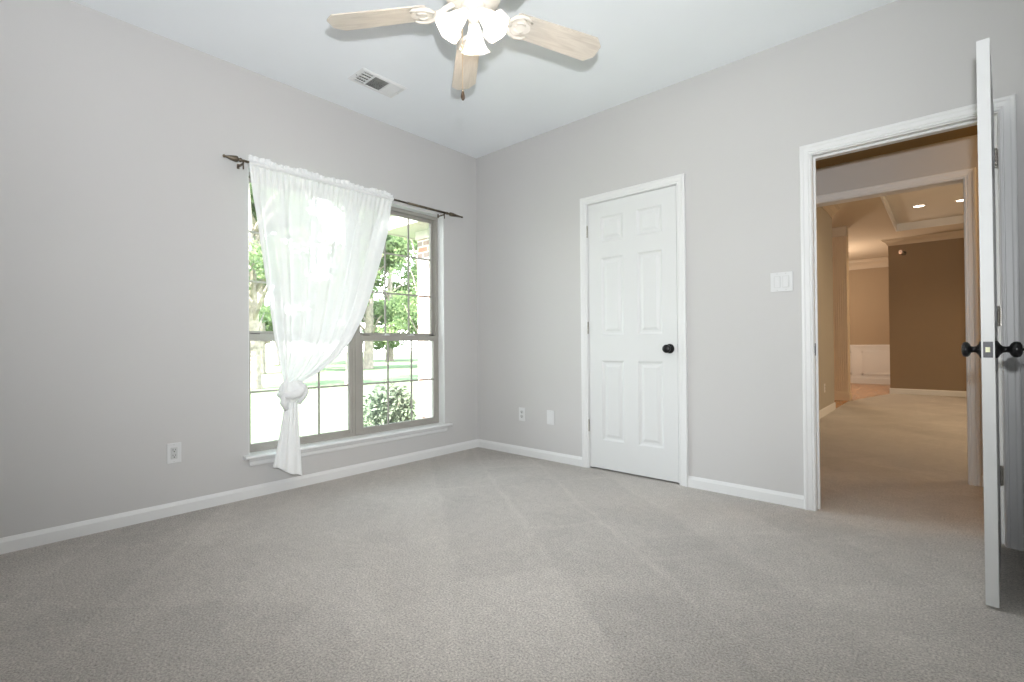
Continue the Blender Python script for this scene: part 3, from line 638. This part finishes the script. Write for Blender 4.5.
MB().lathe([(0, 0), (0.003, 0.0), (0.005, 0.008), (0.0085, 0.026), (0.0085, 0.036), (0.005, 0.044), (0, 0.046)], (-0.020, -0.046, 2.052), (0, 0, -1), 14).build('pull_fob', M['fob'], ch)

# ------------------------------------------------------------------ hall and rooms beyond the doorway
YH = 1.244
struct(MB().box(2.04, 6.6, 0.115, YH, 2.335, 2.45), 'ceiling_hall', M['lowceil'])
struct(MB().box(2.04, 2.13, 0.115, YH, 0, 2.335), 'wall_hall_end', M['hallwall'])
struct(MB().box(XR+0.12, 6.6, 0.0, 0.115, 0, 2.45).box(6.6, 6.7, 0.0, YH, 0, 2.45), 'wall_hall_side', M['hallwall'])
struct(wall_cells(MB(), 'x', 1.95, 6.7, 0, 2.95, YH, YH+0.116, [(2.22, 3.436, 0, 2.072)]), 'wall_hall', M['wall'], 'hall wall around the second cased opening', 'wall')
struct(jamb(casing(casing(MB(), 2.232, 3.424, 2.060, YH, -1), 2.232, 3.424, 2.060, YH+0.116, 1), 2.236, 3.420, 2.056, YH, YH+0.116, 0.0155), 'trim_3', M['trim'], 'white moulded casing of the opening across the hall', 'door casing')
struct(base_x(3.481, 6.6, YH, -1), 'baseboard_hall', M['trim'])
# living room
ZC = 2.88
struct(MB().box(1.95, 2.11, YH+0.116, 5.1, 0, ZC), 'wall_living_left', M['livingwall'], 'tan wall along the left of the room beyond the hall', 'wall')
struct(MB().prism([(2.11, 0), (2.122, 0), (2.122, 0.085), (2.114, 0.10), (2.11, 0.10)], 'y', YH+0.13, 5.1).prism([(5.1, 0), (5.112, 0), (5.112, 0.085), (5.104, 0.10), (5.1, 0.10)], 'x', 1.95, 2.122), 'baseboard_living', M['trim'])
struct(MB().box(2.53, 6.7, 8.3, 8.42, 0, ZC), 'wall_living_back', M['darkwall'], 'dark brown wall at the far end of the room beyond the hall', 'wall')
struct(MB().box(6.6, 6.7, YH+0.116, 8.3, 0, ZC), 'wall_living_right', M['hallwall'])
struct(MB().prism([(8.3, 0), (8.288, 0), (8.288, 0.085), (8.296, 0.10), (8.3, 0.10)], 'x', 2.52, 6.6), 'baseboard_living_back', M['trim'])
TR = (2.70, 5.9, 2.6, 7.48, 3.0)
mb = MB()
for x0, x1, y0, y1 in ((0.2, TR[0], YH+0.116, 10.9), (TR[1], 6.7, YH+0.116, 10.9), (TR[0], TR[1], YH+0.116, TR[2]), (TR[0], TR[1], TR[3], 10.9)): mb.box(x0, x1, y0, y1, ZC, ZC+0.10)
struct(mb, 'ceiling_living', M['hallceil'])
struct(MB().box(TR[0]-0.05, TR[1]+0.05, TR[2]-0.05, TR[3]+0.05, TR[4], TR[4]+0.1).box(TR[0]-0.05, TR[0], TR[2], TR[3], ZC+0.10, TR[4]).box(TR[1], TR[1]+0.05, TR[2], TR[3], ZC+0.10, TR[4]).box(TR[0], TR[1], TR[2]-0.05, TR[2], ZC+0.1, TR[4]).box(TR[0], TR[1], TR[3], TR[3]+0.05, ZC+0.1, TR[4]), 'ceiling_tray', M['tray'])
e = 0.012
struct(MB().box(TR[0]-0.004, TR[0]+e, TR[2], TR[3], ZC-0.006, TR[4]).box(TR[0], TR[1], TR[3]-e, TR[3]+0.004, ZC-0.006, TR[4]).box(TR[1]-e, TR[1], TR[2], TR[3], ZC-0.006, TR[4]).box(TR[0], TR[1], TR[2], TR[2]+e, ZC-0.006, TR[4]), 'trim_4', M['trim'])
CR = [(0, -0.115), (0.010, -0.115), (0.014, -0.100), (0.040, -0.060), (0.078, -0.030), (0.086, -0.014), (0.098, -0.010), (0.098, 0), (0, 0)]
struct(MB().prism([(2.11+t, ZC+z) for t, z in CR], 'y', YH+0.116, 5.1), 'trim_5', M['cream'], 'crown moulding on the left wall beyond the hall', 'crown moulding')
struct(MB().loops([[(2.53-t, 8.42, ZC+z) for t, z in CR], [(2.53-t, 8.3-t, ZC+z) for t, z in CR], [(6.6, 8.3-t, ZC+z) for t, z in CR]]), 'trim_6', M['cream'], 'crown moulding on the dark brown wall', 'crown moulding')
# foyer / dining room
struct(MB().prism([(0.2, 5.1), (2.11, 5.1), (2.12, 6.42), (2.53, 8.3), (3.6, 8.42), (3.6, 10.8), (0.2, 10.8)], 'z', -0.12, 0.002), 'floor_dining', M['woodfloor'], 'polished wood floor at the far end of the view', 'floor')
struct(MB().box(0.2, 3.7, 10.7, 10.82, 0, ZC).box(3.5, 3.6, 8.42, 10.7, 0, ZC).box(0.1, 0.2, 5.0, 10.82, 0, ZC).box(0.1, 1.95, 5.0, 5.1, 0, ZC), 'wall_dining', M['hallwall'], 'tan dining room wall above white wainscot', 'wall')
wsc = MB().box(0.2, 3.5, 10.688, 10.70, 0, 0.90).box(0.2, 3.5, 10.66, 10.70, 0.86, 0.905).box(0.2, 3.5, 10.672, 10.70, 0, 0.135).box(0.2, 3.5, 10.678, 10.70, 0.80, 0.86)
for x0 in (0.35, 1.03, 1.84, 2.60):
    x1 = x0+0.62
    wsc.box(x0, x1, 10.676, 10.69, 0.72, 0.75).box(x0, x1, 10.676, 10.69, 0.21, 0.24).box(x0, x0+0.03, 10.676, 10.69, 0.21, 0.75).box(x1-0.03, x1, 10.676, 10.69, 0.21, 0.75)
struct(wsc, 'trim_7', M['trim'], 'white wainscot with framed panels in the far dining room', 'wainscot')
struct(MB().prism([(10.7-t*1.5, ZC+z*1.8) for t, z in CR], 'x', 0.2, 3.5), 'trim_8', M['cream'], 'crown moulding in the far dining room', 'crown moulding')
# fluted square column between foyer and carpet
col = tag(empty('column', (2.00, 6.53, 0)), 'fluted square column at the edge of the wood floor', 'column', kind='structure')
xcol = Matrix.Translation((-2.00, -6.53, 0))
prof = []
cx0, cx1, cy0, cy1 = 1.885, 2.115, 6.415, 6.645
n = 7
for k in range(n):
    a = cx0+0.012+k*(cx1-cx0-0.024)/n; b = a+(cx1-cx0-0.024)/n
    prof += [(a+0.004, cy0), ((a+b)/2-0.006, cy0+0.010), ((a+b)/2+0.006, cy0+0.010), (b-0.004, cy0)]
prof = [(cx0, cy0)] + prof + [(cx1, cy0), (cx1, cy1), (cx0, cy1)]
MB().prism(prof, 'z', 0.15, 2.72).build('shaft', M['column'], col, xcol)
MB().box(cx0-0.02, cx1+0.02, cy0-0.02, cy1+0.02, 0.002, 0.10, 0.004).box(cx0-0.008, cx1+0.008, cy0-0.008, cy1+0.008, 0.10, 0.15, 0.006).build('plinth', M['column'], col, xcol)
struct(MB().box(0.2, 2.115, 6.43, 6.63, 2.72, ZC), 'trim_9', M['hallceil'])
# wall device and outlet
dv_ = tag(empty('wall_sensor', (2.735, 8.3, 2.60)), 'small pale fixture high on the dark brown wall', 'wall fixture')
MB().lathe([(0, 0), (0.04, 0), (0.04, 0.012), (0.015, 0.03), (0.012, 0.07), (0, 0.07)], (0.02, 0, 0), (0, -1, 0), 18).build('mount', M['steel'], dv_)
MB().lathe([(0, -0.035), (0.018, -0.033), (0.027, -0.012), (0.028, 0.018), (0.022, 0.03), (0, 0.033)], (-0.02, -0.085, 0.02), (0, -0.3, -1), 18).build('lens', M['amber'], dv_)
o = tag(empty('wall_outlet', (2.11, 4.341, 0.359), PI/2), 'small white outlet low on the tan wall beyond the hall', 'outlet')
duplex(o, None)
# recessed ceiling lamps, lit
for k, (x, y, lab) in enumerate(((3.042, 6.283, 'lit recessed ceiling lamp, fully seen through the far opening'), (3.52, 6.33, 'lit recessed ceiling lamp half hidden by the far opening casing'), (3.04, 3.6, None), (4.6, 4.6, None))):
    if lab is None:
        light('recessed_light', 'SPOT', (x, y, TR[4]-0.03), 45, (1.0, 0.74, 0.46), 0.05, aim=(x, y, 0), spot=math.radians(140)); continue
    rl = tag(empty('recessed_light', (x, y, TR[4])), lab, 'ceiling light')
    MB().loops([[(r*math.cos(2*PI*j/28), r*math.sin(2*PI*j/28), z) for j in range(28)] for r, z in ((0.088, 0.0), (0.088, -0.004), (0.070, -0.007), (0.066, -0.001))], cap=False, smooth=True).build('trim_ring', M['plastic'], rl)
    MB().lathe([(0, -0.0005), (0.066, -0.0005), (0.050, -0.005), (0, -0.008)], (0, 0, 0), seg=28).build('lamp', M['can'], rl)
    light('recessed_light_beam', 'SPOT', (x, y, TR[4]-0.03), 45, (1.0, 0.74, 0.46), 0.05, aim=(x, y, 0), spot=math.radians(140))
light('living_fill', 'POINT', (5.6, 3.6, 1.3), 95, (1.0, 0.76, 0.50), 0.15)  # added unseen fill for the living room's ceiling, column and left wall
light('hall_lamp', 'POINT', (4.5, 0.68, 2.20), 22, (1.0, 0.62, 0.28), 0.08)
light('foyer_lamp', 'POINT', (1.3, 8.7, 1.9), 85, (1.0, 0.80, 0.60), 0.15)

# ------------------------------------------------------------------ outdoors
GZ = -0.25
struct(MB().box(-90, -0.2, -50, 70, GZ-0.2, GZ), 'ground', M['grass'], 'sunlit mown lawn outside the window', 'lawn')
# the house's own eave, and the brick wing to the right with its tan eave
struct(MB().box(-0.55, 7.5, YF-3, 12, H+0.55, H+0.67).box(-0.57, -0.53, YF-3, 0.2, 2.42, 2.62).box(-0.55, -0.2, YF-3, 0.2, 2.42, 2.44), 'roof', M['fascia'])
hw = tag(empty('house_wing', (-1.90, 0.75, GZ)), 'brick house wing with tan eave at the right of the window view', 'house')
xh = Matrix.Translation((1.90, -0.75, -GZ))
MB().box(-1.90, -0.2, 0.75, 6.0, GZ, 2.55).build('brick_wall', M['brick'], hw, xh)
MB().box(-2.23, -0.2, 0.42, 6.5, 2.47, 2.49).box(-1.92, -0.2, 0.73, 0.75, 2.36, 2.47).build('soffit', M['fascia'], hw, xh)
MB().box(-2.26, -2.23, 0.39, 6.5, 2.46, 2.64).box(-2.23, -0.2, 0.39, 0.42, 2.46, 2.64).build('fascia_board', M['fascia'], hw, xh)
MB().loops([[(-2.30, 0.35, 2.64), (-0.2, 0.35, 2.64), (-0.2, 6.5, 2.64), (-2.30, 6.5, 2.64)], [(-0.4, 1.9, 3.6), (-0.2, 1.9, 3.6), (-0.2, 6.5, 3.6), (-0.4, 6.5, 3.6)]]).build('roof_slope', M['bark'], hw, xh)

def leaves(mb, blobs, n, size, rng):
    tot = sum(b[3]*b[4]*b[5] for b in blobs)
    for (x, y, z, rx, ry, rz) in blobs:
        for _ in range(int(n*rx*ry*rz/tot)):
            d = Vector((rng.gauss(0, 1), rng.gauss(0, 1), rng.gauss(0, 1))).normalized() * (rng.random()**0.45)
            c = Vector((x+d.x*rx, y+d.y*ry, z+d.z*rz))
            nrm = Vector((rng.gauss(0, 1), rng.gauss(0, 1), rng.gauss(0, 1)+0.6)).normalized()
            a = nrm.orthogonal().normalized(); b = nrm.cross(a); t = rng.random()*6.28
            e1 = a*math.cos(t)+b*math.sin(t); e2 = nrm.cross(e1); s = size*(0.6+0.8*rng.random())
            mb.add([c-e1*s, c+e2*s*0.5+nrm*s*0.1, c+e1*s, c-e2*s*0.5+nrm*s*0.1], [(0, 1, 2, 3)])
    return mb
def tree(x, y, h, spread, low, trunk_r, label, m, n, seed, size):
    rng = random.Random(seed)
    t = tag(empty('tree', (x, y, GZ)), label, 'tree', 'trees on the lawn')
    tr = MB(); lean = rng.uniform(-0.3, 0.3)
    tr.tube([(0, 0, -0.1), (0.02, 0, 0.15), (0.04, lean*0.1, 1.2), (0.1, lean*0.5, h*0.5), (0.15, lean, h*0.85)], [trunk_r*1.5, trunk_r*1.1, trunk_r, trunk_r*0.7, trunk_r*0.25], 12)
    blobs = []
    for k in range(11):
        a = 2*PI*k/11+rng.uniform(-0.3, 0.3); rr = spread*rng.uniform(0.35, 0.85); z = low+(h-low)*rng.uniform(0.05, 0.9)
        p = (rr*math.cos(a), rr*math.sin(a), z)
        tr.tube([(0.08, lean*0.4, max(1.3, z-1.6)), (p[0]*0.5, p[1]*0.5, z-0.5), p], [trunk_r*0.35, trunk_r*0.2, trunk_r*0.07], 7)
        s = spread*rng.uniform(0.30, 0.50); blobs.append((*p, s, s, s*0.6))
    blobs.append((0, 0, h*0.9, spread*0.5, spread*0.5, spread*0.4))
    tr.build('trunk', M['bark'], t); leaves(MB(), blobs, n, size, rng).build('crown', m, t)
    return t
tree(-11.7, 2.3, 7.5, 1.7, 1.9, 0.20, 'lawn tree with thick trunk seen through the lower left panes', M['leaf2'], 3000, 1, 0.085)
tree(-11.0, 4.95, 6.5, 0.95, 2.2, 0.13, 'slender lawn tree just left of the window mullion', M['leaf'], 1500, 2, 0.08)
tree(-10.2, 7.5, 7.0, 1.6, 1.4, 0.13, 'low-branched lawn tree seen through the right lower panes', M['leaf2'], 3000, 3, 0.085)
tree(-5.6, 3.7, 4.6, 0.95, 1.2, 0.06, 'small leafy tree nearest the brick wing', M['leaf'], 1500, 4, 0.05)
tree(-20, 5.6, 9, 2.7, 1.2, 0.25, 'tall lawn tree behind the thick-trunked one', M['leaf'], 8000, 5, 0.15)
tree(-20, 11.2, 9, 2.7, 1.0, 0.25, 'tall lawn tree behind the mullion', M['leaf2'], 8000, 6, 0.15)
tree(-19, 16.9, 9, 2.7, 1.0, 0.25, 'tall lawn tree right of the mullion', M['leaf'], 8000, 8, 0.15)
tree(-31, 11.0, 12, 4.0, 1.0, 0.3, 'distant lawn tree at the left of the tree line', M['leaf2'], 8000, 9, 0.23)
tree(-31, 20.0, 12, 4.0, 1.0, 0.3, 'distant lawn tree in the middle of the tree line', M['leaf'], 8000, 10, 0.23)
tree(-31, 29.0, 12, 4.0, 1.0, 0.3, 'distant lawn tree at the right of the tree line', M['leaf2'], 8000, 11, 0.23)
sb = tag(empty('shrub', (-1.62, 0.10, GZ)), 'rounded grey-green shrub against the brick wing', 'shrub')
rng = random.Random(12)
q = MB()
for k in range(9): a = 2*PI*k/9; q.tube([(0, 0, 0), (0.08*math.cos(a), 0.08*math.sin(a), 0.3), (0.22*math.cos(a), 0.22*math.sin(a), 0.58)], [0.012, 0.009, 0.004], 6)
q.build('stem', M['bark'], sb)
leaves(MB(), [(0, 0, 0.42, 0.30, 0.34, 0.38), (0.1, -0.12, 0.40, 0.2, 0.22, 0.3), (-0.12, 0.1, 0.5, 0.2, 0.2, 0.28)], 2600, 0.035, rng).build('foliage', M['shrub'], sb)
